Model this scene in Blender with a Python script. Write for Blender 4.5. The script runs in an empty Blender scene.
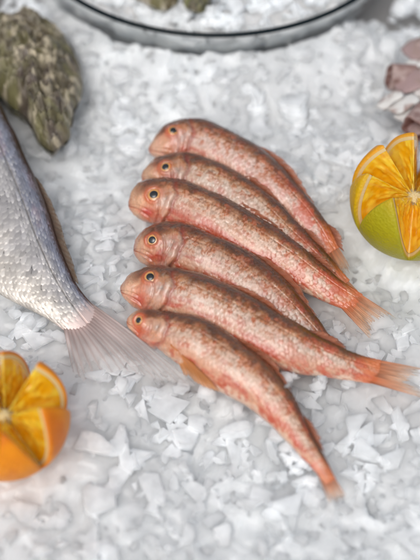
import bpy, bmesh, math
import numpy as np
from mathutils import Vector

rng = np.random.default_rng(11)
SC = bpy.context.scene
COL = SC.collection

# ------------------------------------------------------------------ camera
ELEV, DIST, VFOV = math.radians(55), 0.52, math.radians(30)
F = 280 / math.tan(VFOV / 2)
FW = np.array([0, math.cos(ELEV), -math.sin(ELEV)])
UP = np.array([0, math.sin(ELEV), math.cos(ELEV)])
RT = np.array([1.0, 0, 0])
CAM = -FW * DIST


def at(px, py, z):
    """point(s) of the photograph brought down to height z in the place"""
    px, py, z = np.broadcast_arrays(np.asarray(px, float), np.asarray(py, float), np.asarray(z, float))
    d = (px - 210)[..., None] * RT + (280 - py)[..., None] * UP + F * FW
    t = (z - CAM[2]) / d[..., 2]
    return CAM + d * t[..., None]


def proj(p):
    q = np.asarray(p) - CAM
    dz = q @ FW
    return 210 + F * (q @ RT) / dz, 280 - F * (q @ UP) / dz, dz


# ------------------------------------------------------------------ noise
def _h(ix, iy, iz, seed):
    n = (ix.astype(np.int64) * 73856093) ^ (iy.astype(np.int64) * 19349663) ^ (iz.astype(np.int64) * 83492791) ^ (seed * 2654435761)
    n = (n ^ (n >> 13)) * 1274126177
    n = n & 0x7fffffff
    n = (n ^ (n >> 16)) * 668265263 & 0x7fffffff
    n = n ^ (n >> 15)
    return (n & 0xffffff) / float(0xffffff)


def vnoise(p, scale, seed=0):
    p = np.asarray(p, float) * scale
    if p.shape[-1] == 2:
        p = np.concatenate([p, np.zeros(p.shape[:-1] + (1,))], -1)
    i = np.floor(p).astype(np.int64)
    f = p - i
    f = f * f * f * (f * (f * 6 - 15) + 10)
    r = 0
    for dx in (0, 1):
        wx = f[..., 0] if dx else 1 - f[..., 0]
        for dy in (0, 1):
            wy = f[..., 1] if dy else 1 - f[..., 1]
            for dz in (0, 1):
                wz = f[..., 2] if dz else 1 - f[..., 2]
                r = r + wx * wy * wz * _h(i[..., 0] + dx, i[..., 1] + dy, i[..., 2] + dz, seed)
    return r


def fbm(p, scale, seed=0, octs=4):
    a, s, r, t = 1.0, scale, 0, 0
    for k in range(octs):
        r = r + a * vnoise(p, s, seed + k * 17)
        t += a
        a *= .5
        s *= 2.03
    return r / t


def chunks(x, y, cell, seed, slope=.5):
    """broken-ice relief: every cell is a tilted plate with its own height (unit cell)"""
    gx, gy = x / cell, y / cell
    ix, iy = np.floor(gx).astype(np.int64), np.floor(gy).astype(np.int64)
    best = np.full(gx.shape, 1e9)
    out = np.zeros(gx.shape)
    z0 = np.zeros_like(ix)
    for dx in (-1, 0, 1):
        for dy in (-1, 0, 1):
            jx, jy = ix + dx, iy + dy
            cx = jx + _h(jx, jy, z0, seed)
            cy = jy + _h(jx, jy, z0, seed + 1)
            ex, ey = gx - cx, gy - cy
            an = _h(jx, jy, z0, seed + 2) * math.pi
            st = .55 + .45 * _h(jx, jy, z0, seed + 6)
            u = ex * np.cos(an) + ey * np.sin(an)
            w = -ex * np.sin(an) + ey * np.cos(an)
            d = np.abs(u) * st + np.abs(w) + .35 * np.hypot(ex, ey)
            hgt = _h(jx, jy, z0, seed + 3) + slope * (ex * (_h(jx, jy, z0, seed + 4) - .5) + ey * (_h(jx, jy, z0, seed + 5) - .5)) * 2
            m = d < best
            best = np.where(m, d, best)
            out = np.where(m, hgt, out)
    return out


def smooth(a, b, x):
    t = np.clip((x - a) / (b - a), 0, 1)
    return t * t * (3 - 2 * t)


# ------------------------------------------------------------------ objects
def empty(name, loc, label, cat, group=None):
    o = bpy.data.objects.new(name, None)
    COL.objects.link(o)
    o.location = [float(v) for v in loc]
    o.empty_display_size = .01
    o['label'] = label
    o['category'] = cat
    if group:
        o['group'] = group
    o['_b'] = 0
    del o['_b']
    return o


def mesh(name, verts, faces, mat, parent=None, col=None, uv=None, sm=True):
    verts = np.asarray(verts, float)
    base = np.zeros(3)
    p = parent
    while p is not None:
        base = base + np.array(p.location)
        p = p.parent
    me = bpy.data.meshes.new(name)
    faces = np.asarray(faces)
    v = verts - base
    if faces.dtype != object and faces.ndim == 2:
        n, k = faces.shape
        me.vertices.add(len(v))
        me.vertices.foreach_set('co', v.astype(np.float32).ravel())
        me.loops.add(n * k)
        me.loops.foreach_set('vertex_index', faces.astype(np.int32).ravel())
        me.polygons.add(n)
        me.polygons.foreach_set('loop_start', (np.arange(n) * k).astype(np.int32))
        me.polygons.foreach_set('loop_total', np.full(n, k, np.int32))
        me.update(calc_edges=True)
        me.validate()
    else:
        me.from_pydata([tuple(a) for a in v], [], [tuple(int(i) for i in f) for f in faces])
        me.update()
    me.polygons.foreach_set('use_smooth', np.full(len(me.polygons), sm, bool))
    if col is not None:
        a = me.color_attributes.new('Col', 'FLOAT_COLOR', 'POINT')
        c = np.ones((len(v), 4), np.float32)
        c[:, :3] = col
        a.data.foreach_set('color', c.ravel())
    if uv is not None:
        a = me.attributes.new('sv', 'FLOAT_VECTOR', 'POINT')
        c = np.zeros((len(v), 3), np.float32)
        c[:, :uv.shape[1]] = uv
        a.data.foreach_set('vector', c.ravel())
    me.materials.append(mat)
    o = bpy.data.objects.new(name, me)
    COL.objects.link(o)
    if parent:
        o.parent = parent
    return o


def grid_faces(nu, nv, wrap=False, off=0):
    i = np.arange(nu - 1)[:, None]
    j = np.arange(nv if wrap else nv - 1)[None, :]
    j2 = (j + 1) % nv
    a = i * nv + j
    b = i * nv + j2
    c = (i + 1) * nv + j2
    d = (i + 1) * nv + j
    return np.stack([a, b, c, d], -1).reshape(-1, 4) + off


def tag(o, label=None, cat=None, group=None, kind=None):
    if label:
        o['label'] = label
    if cat:
        o['category'] = cat
    if group:
        o['group'] = group
    if kind:
        o['kind'] = kind
    return o


# ------------------------------------------------------------------ materials
def mat(name, base=(.8, .8, .8), rough=.4, **kw):
    m = bpy.data.materials.new(name)
    m.use_nodes = True
    nt = m.node_tree
    b = nt.nodes['Principled BSDF']
    b.inputs['Base Color'].default_value = (*base, 1)
    b.inputs['Roughness'].default_value = rough
    for k, v in kw.items():
        b.inputs[k.replace('_', ' ')].default_value = v
    return m, nt, b


def nd(nt, t, **kw):
    n = nt.nodes.new(t)
    for k, v in kw.items():
        setattr(n, k, v)
    return n


def bump(nt, b, scale, strength, dist, vec=None, kind='ShaderNodeTexNoise', detail=3, coat=False, stretch=None):
    tc = nd(nt, 'ShaderNodeTexCoord')
    src = tc.outputs['Object'] if vec is None else vec
    if stretch:
        mp = nd(nt, 'ShaderNodeMapping')
        mp.inputs['Scale'].default_value = stretch
        nt.links.new(src, mp.inputs['Vector'])
        src = mp.outputs[0]
    t = nd(nt, kind)
    t.inputs['Scale'].default_value = scale
    if kind == 'ShaderNodeTexNoise':
        t.inputs['Detail'].default_value = detail
    nt.links.new(src, t.inputs['Vector'])
    bp = nd(nt, 'ShaderNodeBump')
    bp.inputs['Strength'].default_value = strength
    bp.inputs['Distance'].default_value = dist
    nt.links.new(t.outputs[0], bp.inputs['Height'])
    prev = b.inputs['Normal'].links
    if prev:
        nt.links.new(prev[0].from_socket, bp.inputs['Normal'])
    nt.links.new(bp.outputs[0], b.inputs['Normal'])
    return bp


def vcol(nt, b):
    a = nd(nt, 'ShaderNodeAttribute', attribute_name='Col')
    nt.links.new(a.outputs['Color'], b.inputs['Base Color'])
    return a


# ice: bed = packed, shards = clearer
M_BED, nt, b = mat('packed_ice', (.86, .876, .882), .26, IOR=1.31, Subsurface_Weight=1.0, Subsurface_Radius=(.014, .015, .016), Subsurface_Scale=1.0)
bump(nt, b, 420, .12, .0005)


def ice_material(name, col, clear, radius, rough, bs):
    """milky wet ice: light scatters through it, and part of the surface is clear"""
    m, nt, b = mat(name, col, rough, IOR=1.31, Subsurface_Weight=1.0, Subsurface_Radius=radius, Subsurface_Scale=1.0)
    b.subsurface_method = 'BURLEY'
    bump(nt, b, 350, bs, .0006)
    bn = b.inputs['Normal'].links[0].from_socket
    gl = nd(nt, 'ShaderNodeBsdfGlass')
    gl.inputs['IOR'].default_value = 1.31
    gl.inputs['Roughness'].default_value = rough
    gl.inputs['Color'].default_value = (.99, .995, 1, 1)
    nt.links.new(bn, gl.inputs['Normal'])
    tc = nd(nt, 'ShaderNodeTexCoord')
    n = nd(nt, 'ShaderNodeTexNoise')
    n.inputs['Scale'].default_value = 130
    nt.links.new(tc.outputs['Object'], n.inputs['Vector'])
    mr = nd(nt, 'ShaderNodeMapRange')
    mr.inputs['From Min'].default_value = .35
    mr.inputs['From Max'].default_value = .68
    mr.inputs['To Min'].default_value = 0
    mr.inputs['To Max'].default_value = clear
    nt.links.new(n.outputs[0], mr.inputs['Value'])
    m2 = nd(nt, 'ShaderNodeMixShader')
    nt.links.new(mr.outputs[0], m2.inputs[0])
    nt.links.new(b.outputs[0], m2.inputs[1])
    nt.links.new(gl.outputs[0], m2.inputs[2])
    nt.links.new(m2.outputs[0], nt.nodes['Material Output'].inputs['Surface'])
    return m


M_ICE = ice_material('packed_crushed_ice', (.715, .732, .740), .05, (.016, .017, .018), .26, .12)
M_FLAKE = ice_material('clear_ice_flake', (.726, .742, .750), .24, (.016, .017, .018), .14, .06)


M_SKIN, nt, b = mat('wet_red_fish_skin', rough=.34, Subsurface_Weight=.12, Subsurface_Radius=(.004, .0015, .001), Subsurface_Scale=1.0, Coat_Weight=.8, Coat_Roughness=.12)
vcol(nt, b)
bump(nt, b, 700, .5, .0005)
M_BREAM, nt, b = mat('wet_silver_scales', rough=.36, Metallic=.3, Coat_Weight=.3, Coat_Roughness=.2)
vcol(nt, b)
bump(nt, b, 900, .2, .0003)


def fin_material(name, trans, rough=.35):
    m, nt, b = mat(name, rough=rough, Coat_Weight=.2)
    a = vcol(nt, b)
    out = nt.nodes['Material Output']
    tl = nd(nt, 'ShaderNodeBsdfTranslucent')
    nt.links.new(a.outputs['Color'], tl.inputs['Color'])
    m1 = nd(nt, 'ShaderNodeMixShader')
    m1.inputs[0].default_value = .4
    nt.links.new(b.outputs[0], m1.inputs[1])
    nt.links.new(tl.outputs[0], m1.inputs[2])
    tp = nd(nt, 'ShaderNodeBsdfTransparent')
    m2 = nd(nt, 'ShaderNodeMixShader')
    sv = nd(nt, 'ShaderNodeAttribute', attribute_name='sv')
    sp = nd(nt, 'ShaderNodeSeparateXYZ')
    nt.links.new(sv.outputs['Vector'], sp.inputs[0])
    mu = nd(nt, 'ShaderNodeMath', operation='MULTIPLY')
    mu.inputs[1].default_value = trans
    nt.links.new(sp.outputs['Z'], mu.inputs[0])
    nt.links.new(mu.outputs[0], m2.inputs[0])
    nt.links.new(m1.outputs[0], m2.inputs[1])
    nt.links.new(tp.outputs[0], m2.inputs[2])
    nt.links.new(m2.outputs[0], out.inputs['Surface'])
    return m


M_FIN = fin_material('orange_fin_membrane', .6)
M_PFIN = fin_material('pale_fin_membrane', .75)

M_IRIS, nt, b = mat('fish_iris', rough=.15, Coat_Weight=1.0)
vcol(nt, b)
M_PUPIL, nt, b = mat('fish_pupil', (.006, .007, .009), .12, Coat_Weight=1.0)

M_PEEL, nt, b = mat('orange_peel', rough=.42, Specular_IOR_Level=.35)
vcol(nt, b)
bump(nt, b, 700, .5, .0005, kind='ShaderNodeTexVoronoi')
M_PITH, nt, b = mat('orange_pith', (.80, .60, .30), .55, Subsurface_Weight=.4, Subsurface_Radius=(.003, .002, .001), Subsurface_Scale=1.0)
bump(nt, b, 900, .4, .0005)
M_FLESH, nt, b = mat('orange_flesh', rough=.22, Subsurface_Weight=.35, Subsurface_Radius=(.004, .0026, .0006), Subsurface_Scale=1.0, Coat_Weight=.7, Coat_Roughness=.07)
vcol(nt, b)
bump(nt, b, 420, .25, .0006)

M_OYSTER, nt, b = mat('rough_shell', rough=.42, Coat_Weight=.25, Coat_Roughness=.25)
vcol(nt, b)
bump(nt, b, 700, .5, .001)

M_GLASS = bpy.data.materials.new('clear_glass')
M_GLASS.use_nodes = True
nt = M_GLASS.node_tree
tp, gs, fr, mx = nd(nt, 'ShaderNodeBsdfTransparent'), nd(nt, 'ShaderNodeBsdfGlossy'), nd(nt, 'ShaderNodeMath', operation='POWER'), nd(nt, 'ShaderNodeMixShader')
tp.inputs['Color'].default_value = (.98, .988, .988, 1)
gs.inputs['Roughness'].default_value = .02
lw = nd(nt, 'ShaderNodeLayerWeight')
lw.inputs['Blend'].default_value = .5
nt.links.new(lw.outputs['Facing'], fr.inputs[0])
fr.inputs[1].default_value = 3.5
nt.links.new(fr.outputs[0], mx.inputs[0])
nt.links.new(tp.outputs[0], mx.inputs[1])
nt.links.new(gs.outputs[0], mx.inputs[2])
nt.links.new(mx.outputs[0], nt.nodes['Material Output'].inputs['Surface'])
M_RIM, nt, b = mat('dark_glass_rim', (.004, .010, .013), .2, IOR=1.3)


# ------------------------------------------------------------------ fish
def crom(P, n):
    """dense Catmull-Rom through rows of P, uniform in chord length of the first two columns"""
    P = np.asarray(P, float)
    d = np.r_[0, np.cumsum(np.hypot(np.diff(P[:, 0]), np.diff(P[:, 1])))]
    m = np.gradient(P, d, axis=0)
    t = np.linspace(0, d[-1], n)
    k = np.clip(np.searchsorted(d, t, side='right') - 1, 0, len(d) - 2)
    h = (d[k + 1] - d[k])[:, None]
    u = ((t - d[k])[:, None]) / h
    h00, h10, h01, h11 = 2 * u**3 - 3 * u**2 + 1, u**3 - 2 * u**2 + u, -2 * u**3 + 3 * u**2, u**3 - u**2
    return t, h00 * P[k] + h10 * h * m[k] + h01 * P[k + 1] + h11 * h * m[k + 1]


def norm(a):
    return a / np.maximum(np.linalg.norm(a, axis=-1, keepdims=True), 1e-12)


class Fish:
    """body swept along a spine; rows of pts: px, py, half-width to the back, half-width to the belly (photo px)"""

    def __init__(s, pts, z, tilt, thick, nose=16, nu=340, nv=150, nose_pow=.5):
        s.t, Q = crom(pts, nu)
        s.nu, s.nv = nu, nv
        s.len = s.t[-1]
        zz = np.interp(s.t / s.len, [a[0] for a in z], [a[1] for a in z])
        s.c = at(Q[:, 0], Q[:, 1], zz)
        k = np.ones(9) / 9
        for a in range(3):
            s.c[:, a] = np.convolve(np.pad(s.c[:, a], 4, mode='reflect', reflect_type='odd'), k, 'valid')
        s.T = norm(np.gradient(s.c, axis=0))
        nb = norm(np.array([0, -math.cos(tilt), math.sin(tilt)]))
        s.N = norm(nb - (s.T @ nb)[:, None] * s.T)
        s.D = norm(np.cross(s.N, s.T))
        vd = norm(s.c - CAM)
        sc = ((s.c - CAM) @ FW) / F / np.sqrt(1 - (s.D * vd).sum(1)**2)
        s.px = ((s.c - CAM) @ FW) / F
        cap = np.power(np.clip(1 - (1 - np.clip(s.t / nose, 0, 1))**2, 1e-5, 1), nose_pow)
        s.wt, s.wb = Q[:, 2] * sc * cap, Q[:, 3] * sc * cap
        th = np.interp(s.t / s.len, [a[0] for a in thick], [a[1] for a in thick])
        s.b = (s.wt + s.wb) / 2 * th
        ang = np.linspace(0, 2 * math.pi, nv, endpoint=False)
        s.ang = ang
        y = np.cos(ang)
        zf = np.sign(np.sin(ang)) * np.abs(np.sin(ang))**.88
        w = np.where(y[None] > 0, s.wt[:, None], s.wb[:, None])
        s.V = s.c[:, None] + s.D[:, None] * (w * y[None])[..., None] + s.N[:, None] * (s.b[:, None] * zf[None])[..., None]
        s.nrm()
        s.X = np.repeat(s.t[:, None], nv, 1)
        s.Y = np.repeat(y[None], nu, 0)
        s.arc = np.where(ang <= math.pi, ang, 2 * math.pi - ang)[None] * ((s.wt + s.wb) / 2 / s.px)[:, None]
        s.side = (ang <= math.pi)[None].repeat(nu, 0)

    def nrm(s):
        du = np.gradient(s.V, axis=0)
        dv = np.roll(s.V, -1, 1) - np.roll(s.V, 1, 1)
        s.n = norm(np.cross(dv, du))
        s.n = np.where(((s.n * (s.V - s.c[:, None])).sum(-1) < 0)[..., None], -s.n, s.n)

    def push(s, r):
        s.V = s.V + s.n * r[..., None]

    def surf(s, f, ang):
        i = np.clip((np.asarray(f) * (s.nu - 1)).round().astype(int), 0, s.nu - 1)
        j = (np.asarray(ang) / (2 * math.pi) * s.nv).round().astype(int) % s.nv
        return s.V[i, j], i, j

    def find(s, px, py):
        x, y, d = proj(s.V.reshape(-1, 3))
        e = (x - px)**2 + (y - py)**2
        vis = (s.n.reshape(-1, 3) * (CAM - s.V.reshape(-1, 3))).sum(1) > 0
        e = np.where(vis, e, 1e9)
        k = int(e.argmin())
        return k // s.nv, k % s.nv

    def scales(s, size, x0, jit=.25, seed=3):
        """overlapping scale lattice; returns (height 0..1 rising to the free rear edge, random per scale, random 2)"""
        gx, gy = s.X / size, s.arc / size * 1.05
        best = np.full(gx.shape, -1.0)
        r1 = np.zeros(gx.shape)
        r2 = np.zeros(gx.shape)
        iy = np.floor(gy).astype(np.int64)
        ix0 = np.floor(gx).astype(np.int64)
        for dy in (-1, 0, 1, 2):
            ry = iy + dy
            off = np.where(ry % 2 == 0, 0, .5)
            for dx in (-2, -1, 0, 1):
                rx = ix0 + dx
                cx = rx + off + jit * (_h(rx, ry, s.side * 1, seed) - .5)
                cy = ry + jit * (_h(rx, ry, s.side * 1, seed + 1) - .5)
                ex, ey = gx - cx, (gy - cy) / .78
                inside = (ex * ex / 1.0 + ey * ey) < .62
                front = ex + .79
                h = np.where(inside, 1.0 - .75 * (1 - front / 1.6) - .35 * ey * ey, -1)
                # nearer-to-head scales lie on top
                pr = np.where(inside, 10 - (cx - ix0), -1)
                m = pr > best
                best = np.where(m, pr, best)
                r1 = np.where(m, _h(rx, ry, s.side * 1 + 5, seed + 2), r1)
                r2 = np.where(m, _h(rx, ry, s.side * 1 + 5, seed + 3), r2)
                if dx == -2 and dy == -1:
                    H = np.zeros(gx.shape)
                H = np.where(m, h, H)
        return np.clip(H, 0, 1) * (s.X > x0), r1, r2

    def build(s, name, material, parent, col):
        V = s.V.reshape(-1, 3)
        f = grid_faces(s.nu, s.nv, True)
        a, bb = V[:s.nv].mean(0), V[-s.nv:].mean(0)
        n = len(V)
        V = np.vstack([V, a, bb])
        j = np.arange(s.nv)
        j2 = (j + 1) % s.nv
        e = (s.nu - 1) * s.nv
        cap = np.vstack([np.stack([j2, j, np.full_like(j, n), np.full_like(j, n)], -1),
                         np.stack([e + j, e + j2, np.full_like(j, n + 1), np.full_like(j, n + 1)], -1)])
        faces = [tuple(q) for q in f] + [tuple(q[:3]) for q in cap]
        c = col.reshape(-1, 3)
        c = np.vstack([c, c[:s.nv].mean(0), c[-s.nv:].mean(0)])
        return mesh(name, V, np.array(faces, dtype=object), material, parent, col=c)


def mix(a, b, t):
    t = np.asarray(t)[..., None]
    return a * (1 - t) + b * t


def srgb(r, g, b):
    c = np.array([r, g, b]) / 255
    return np.where(c < .04, c / 12.92, ((c + .055) / 1.055)**2.4)


def fin(name, root, tip, material, parent, col_root, col_tip, rays=14, thick=.00035, sag=None, fray=.06, seed=0, nw=5, n=30, tdir=None, ray_col=None, clear=1.0, ray_dark=.35, soft=0.0):
    """membrane between a root line and a tip line with raised rays; a closed thin solid"""
    def rs(P, k):
        P = np.asarray(P, float)
        d = np.r_[0, np.cumsum(np.linalg.norm(np.diff(P, axis=0), axis=1))]
        t = np.linspace(0, d[-1], k)
        return np.stack([np.interp(t, d, P[:, a]) for a in range(3)], -1)
    m = rays * nw + 1
    R, Tp = rs(root, m), rs(tip, m)
    u = np.linspace(0, 1, n)[:, None]
    q = np.linspace(0, rays, m)[None]
    fr = 1 - fray * vnoise(np.stack([q * 1.7, q * 0 + seed], -1), 1.0, seed) - fray * .6 * np.abs(((q) % 1) - .5)
    uu = u * fr
    P = R[None] * (1 - uu)[..., None] + Tp[None] * uu[..., None]
    if sag is not None:
        P = P + np.asarray(sag) * (uu * (1 - uu) * 4)[..., None]
    ray = np.exp(-(((q + .5) % 1 - .5) / .17)**2) * np.ones_like(u)
    nrm = norm(np.cross(np.gradient(P, axis=0), np.gradient(P, axis=1)))
    nrm = np.where((nrm[..., 2:] < 0), -nrm, nrm)
    wav = (vnoise(np.stack(np.broadcast_arrays(q * .6, u * 2.0 + seed), -1), 1.0, seed + 5) - .5) * .0012 * u
    h = thick * (.35 + .9 * ray) * (1 - .55 * u)
    A = P + nrm * (wav + h)[..., None]
    B = P + nrm * (wav - h)[..., None]
    V = np.vstack([A.reshape(-1, 3), B.reshape(-1, 3)])
    f1 = grid_faces(n, m)
    f2 = grid_faces(n, m, off=n * m)[:, ::-1]
    N0 = n * m
    ed = np.r_[np.arange(m), np.arange(1, n) * m + m - 1, (n - 1) * m + np.arange(m - 2, -1, -1), np.arange(n - 2, 0, -1) * m]
    e2 = np.roll(ed, -1)
    f3 = np.stack([ed, ed + N0, e2 + N0, e2], -1)
    c = mix(np.asarray(col_root)[None, None] * np.ones((n, m, 3)), np.asarray(col_tip), np.clip(u * 1.1, 0, 1) * np.ones_like(q))
    c = c * (1 - ray_dark * .5 + ray_dark * vnoise(np.stack(np.broadcast_arrays(q * .9, u * 3), -1), 1.0, seed + 9))[..., None]
    if ray_col is not None:
        c = mix(c, np.asarray(ray_col), ray * .55)
    tr = np.clip((1 - ray * .75) * (.1 + 1.1 * u) * clear + .35 * clear * smooth(.7, 1, u), 0, 1.25)
    if soft:
        tr = (tr * (1 - soft) + soft * (.30 + .62 * u)) * np.ones_like(tr)
    uv = np.stack([u * np.ones_like(q), q * np.ones_like(u), tr], -1).reshape(-1, 3)
    return mesh(name, V, np.vstack([f1, f2, f3]), material, parent, col=np.vstack([c.reshape(-1, 3)] * 2), uv=np.vstack([uv, uv]))


def eye(fish, i, j, r, parent, ring, name='eye'):
    """domed iris seated on the flank, with the pupil as its own piece"""
    p, n = fish.V[i, j], norm(fish.n[i, j])
    a = norm(fish.T[i] - (fish.T[i] @ n) * n)
    bq = np.cross(n, a)
    K, M = 14, 36
    rr = np.linspace(0, 1, K)
    th = np.linspace(0, 2 * math.pi, M, endpoint=False)
    prof = .34 * np.sqrt(np.clip(1 - (rr * .96)**2, 0, 1)) - .06
    V = p + r * (rr[:, None, None] * (np.cos(th)[None, :, None] * a + np.sin(th)[None, :, None] * bq) + prof[:, None, None] * n)
    c = np.zeros((K, M, 3))
    gold, dark = srgb(206, 150, 84), srgb(110, 56, 30)
    for k in range(K):
        q = rr[k]
        cc = mix(dark, gold, smooth(.42, .62, q))
        cc = mix(cc, ring, smooth(.72, .95, q))
        c[k] = cc
    c *= (.85 + .3 * vnoise(V * 1500, 1.0, 4))[..., None]
    base = V[-1] - n * r * .5
    W = np.concatenate([V, base[None]], 0)
    c = np.concatenate([c, c[-1:]], 0)
    o = mesh(name, W.reshape(-1, 3), grid_faces(K + 1, M, True), M_IRIS, parent, col=c.reshape(-1, 3))
    rp = .54
    K = 8
    q = np.linspace(0, 1, K)
    pr = .34 * np.sqrt(np.clip(1 - (q * rp * .96)**2, 0, 1)) - .06 + .07 * np.sqrt(np.clip(1 - q * q, 0, 1))
    V = p + r * ((q * rp)[:, None, None] * (np.cos(th)[None, :, None] * a * 1.06 + np.sin(th)[None, :, None] * bq) + pr[:, None, None] * n)
    mesh('pupil', V.reshape(-1, 3), grid_faces(K, M, True), M_PUPIL, o)
    return o


def mullet(idx, pts, z, eye_px, H, tail, label, tilt=68, eye_r=7.0, dors=(.30, .56), warm=0.0, seed=0, mouth=True, blush=1.0, face=1.0, chin=.3, fins=()):
    fish = Fish(pts, z, math.radians(tilt), [(0, .85), (.2, .82), (.45, .78), (.8, .62), (.90, .48), (1, .06)], nose=15)
    L, px = fish.len, float(fish.px.mean())
    root = empty('red_mullet', (*fish.c[int(fish.nu * .4)][:2], 0.0), label, 'fish', 'small red mullets laid in a row on the ice')
    X, Y, arc = fish.X, fish.Y, fish.arc
    ie, je = fish.find(*eye_px)
    # ---- relief
    r = np.zeros(X.shape)
    pe = fish.V[ie, je]
    de = np.linalg.norm(fish.V - pe, axis=-1) / px
    r += .0006 * np.exp(-((de - eye_r * 1.12) / 2.0)**2) - .0005 * np.exp(-(de / (eye_r * .7))**2)
    xg = H * (1.02 - .22 * (Y + .12)**2 + .02 * np.sin(Y * 9))
    lower = smooth(.93, .55, Y)
    st = smooth(-1.5, 2.0, X - xg) * np.exp(-np.clip(X - xg, 0, None) / 13)
    r -= .0013 * st * lower
    r += .0005 * np.exp(-((X - xg + 4) / 3.5)**2) * lower
    xp = H * (.70 - .25 * (Y + .25)**2)
    r -= .0007 * np.exp(-((X - xp) / 1.5)**2) * smooth(.45, .2, Y) * smooth(-1, -.7, Y)
    xo = H * (.86 - .3 * (Y - .05)**2)
    r -= .0004 * np.exp(-((X - xo) / 1.3)**2) * smooth(.5, .3, Y) * smooth(-.9, -.6, Y)
    if mouth:
        ym = -.42 - .5 * (X / (H * .45))
        r -= .0010 * np.exp(-((Y - ym) / .055)**2) * smooth(H * .50, H * .36, X)
        ym2 = -.12 - .55 * (X / (H * .5))
        r -= .0005 * np.exp(-((Y - ym2) / .05)**2) * smooth(H * .46, H * .3, X)
    r += (fbm(fish.V, 260, seed + 1, 3) - .5) * .0011 * smooth(H * 1.3, H * .9, X)
    r += (fbm(fish.V, 60, seed + 2, 2) - .5) * .0022
    sh, s1, s2 = fish.scales(5.2, H * .5, .28, seed * 7 + 3)
    lost = fbm(np.stack([X, arc], -1), .035, seed + 31, 3)
    keep = smooth(.62, .45, lost)
    r += .00050 * (sh - .5) * (.45 + .55 * keep) * smooth(-.1 * H, .15 * H, X - H * (1.0 - .42 * smooth(.15, .8, Y)))
    r -= .00035 * np.exp(-((Y - .42 + .1 * X / L) / .03)**2) * smooth(H, H * 1.2, X)
    # ---- colour
    P2 = np.stack([X, arc], -1)
    n1, n2, n3 = fbm(P2, .05, seed + 41, 4), fbm(P2, .11, seed + 51, 3), fbm(P2 * np.array([1.0, .6]) + np.stack([arc * .25, X * 0], -1), .72, seed + 61, 3)
    back, tan, gold = srgb(86, 54, 32), srgb(158, 104, 60), srgb(196, 134, 76)
    silver, pink, red, belly = srgb(204, 182, 166), srgb(206, 156, 128), srgb(184, 72, 42), srgb(218, 188, 168)
    P2 = np.stack([X, arc], -1)
    n1, n2 = fbm(P2, .05, seed + 41, 4), fbm(P2, .11, seed + 51, 3)
    n3 = fbm(P2 * np.array([1.0, .6]) + np.stack([arc * .25, X * 0], -1), .72, seed + 61, 3)
    n4 = fbm(P2 * np.array([.35, 1.0]), .09, seed + 71, 4)
    yy = Y + (n2 - .5) * .45 + (s1 - .5) * .16
    c = mix(belly[None, None] * np.ones(X.shape + (3,)), pink, smooth(-.98, -.72, yy))
    c = mix(c, red, np.clip(smooth(.44, .64, n4) * smooth(-1.0, -.6, yy) * smooth(.1, -.35, yy) * .85 * blush, 0, 1))
    c = mix(c, silver, smooth(-.55, -.12, yy) * (.7 + .3 * s2))
    c = mix(c, gold, smooth(.05, .45, yy + (s2 - .5) * .4) * .8)
    c = mix(c, tan, smooth(.2, .55, yy + (n3 - .5) * .3))
    c = mix(c, back, smooth(.32, .74, yy + (n3 - .5) * .25))
    edge = H * (1.0 - .42 * smooth(.15, .8, Y) - .12 * (Y + .12)**2)
    body = smooth(-.10 * H, .14 * H, X - edge + (n2 - .5) * 10)
    c = mix(c, srgb(184, 106, 52), body * smooth(.6, .85, s1) * smooth(-.5, .1, Y) * smooth(.9, .45, Y) * .7)
    c = mix(c, srgb(184, 74, 44), body * smooth(.7, .95, s2) * (.38 - .25 * Y) * blush)
    c = mix(c, srgb(222, 200, 188), body * smooth(.56, .66, n3 + .25 * (sh - .5) + .12 * (s1 - .5)) * np.exp(-((Y - .05) / .45)**2) * .42)
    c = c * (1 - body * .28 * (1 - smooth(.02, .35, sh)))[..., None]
    c = mix(c, srgb(120, 66, 34), body * smooth(.46, .34, n3) * smooth(-.2, .4, Y) * .55)
    c = c * (.82 + .36 * n3)[..., None]
    c = mix(c, srgb(196, 84, 52), smooth(L * .5, L * .9, X) * .7 * smooth(.95, .4, Y) * smooth(.44, .62, n2))
    c = mix(c, srgb(212, 122, 70), smooth(L - 30, L, X + 26 * (fbm(np.stack([arc * .45, X * .03], -1), 1.0, seed, 3) - .5)) * .85)
    # head
    hc = mix(srgb(212, 152, 112)[None, None] * np.ones(X.shape + (3,)), srgb(192, 76, 46), smooth(.40, .56, n1 + .08 * smooth(.1, -.4, Y)) * .85 * face)
    hc = mix(hc, srgb(226, 192, 164), smooth(H * .5, H * .08, X) * .8)
    gill = smooth(H * .42, H * .66, X) * smooth(.45, .1, Y)
    hc = mix(hc, srgb(206, 170, 160), gill * (.35 + .65 * smooth(.42, .55, n2)) * .8)
    hc = mix(hc, srgb(186, 74, 58), gill * smooth(.46, .58, n4) * .7)
    hc = mix(hc, srgb(96, 82, 80), gill * np.exp(-((X - H * .84) / (H * .10))**2) * np.exp(-((Y + .02) / .26)**2) * smooth(.32, .5, n3) * .9)
    hc = mix(hc, srgb(112, 68, 42), smooth(.10, .55, Y + (n2 - .5) * .6) * smooth(.05, .45, X / H))
    hc = mix(hc, srgb(190, 52, 40), np.exp(-((X - H * .40) / (H * .2))**2) * np.exp(-((Y + .66) / .25)**2) * .9 * chin)
    hc = mix(hc, srgb(204, 98, 50), np.exp(-((de - eye_r * 1.15) / 2.4)**2) * .85)
    hc = mix(hc, srgb(150, 66, 48), np.exp(-((X - xp) / 1.6)**2) * smooth(.45, .2, Y) * .45)
    hc = mix(hc, srgb(150, 84, 58), smooth(.56, .68, n3) * smooth(-.2, .4, Y) * .5)
    hc = hc * (.74 + .46 * n3)[..., None]
    lip = np.exp(-((Y + .42 + .5 * X / (H * .45)) / .10)**2) * smooth(H * .5, H * .3, X)
    hc = mix(hc, srgb(184, 84, 66), lip * .22)
    hc = mix(hc, srgb(168, 66, 52), np.exp(-(X / (H * .07))**2) * .5)
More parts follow.
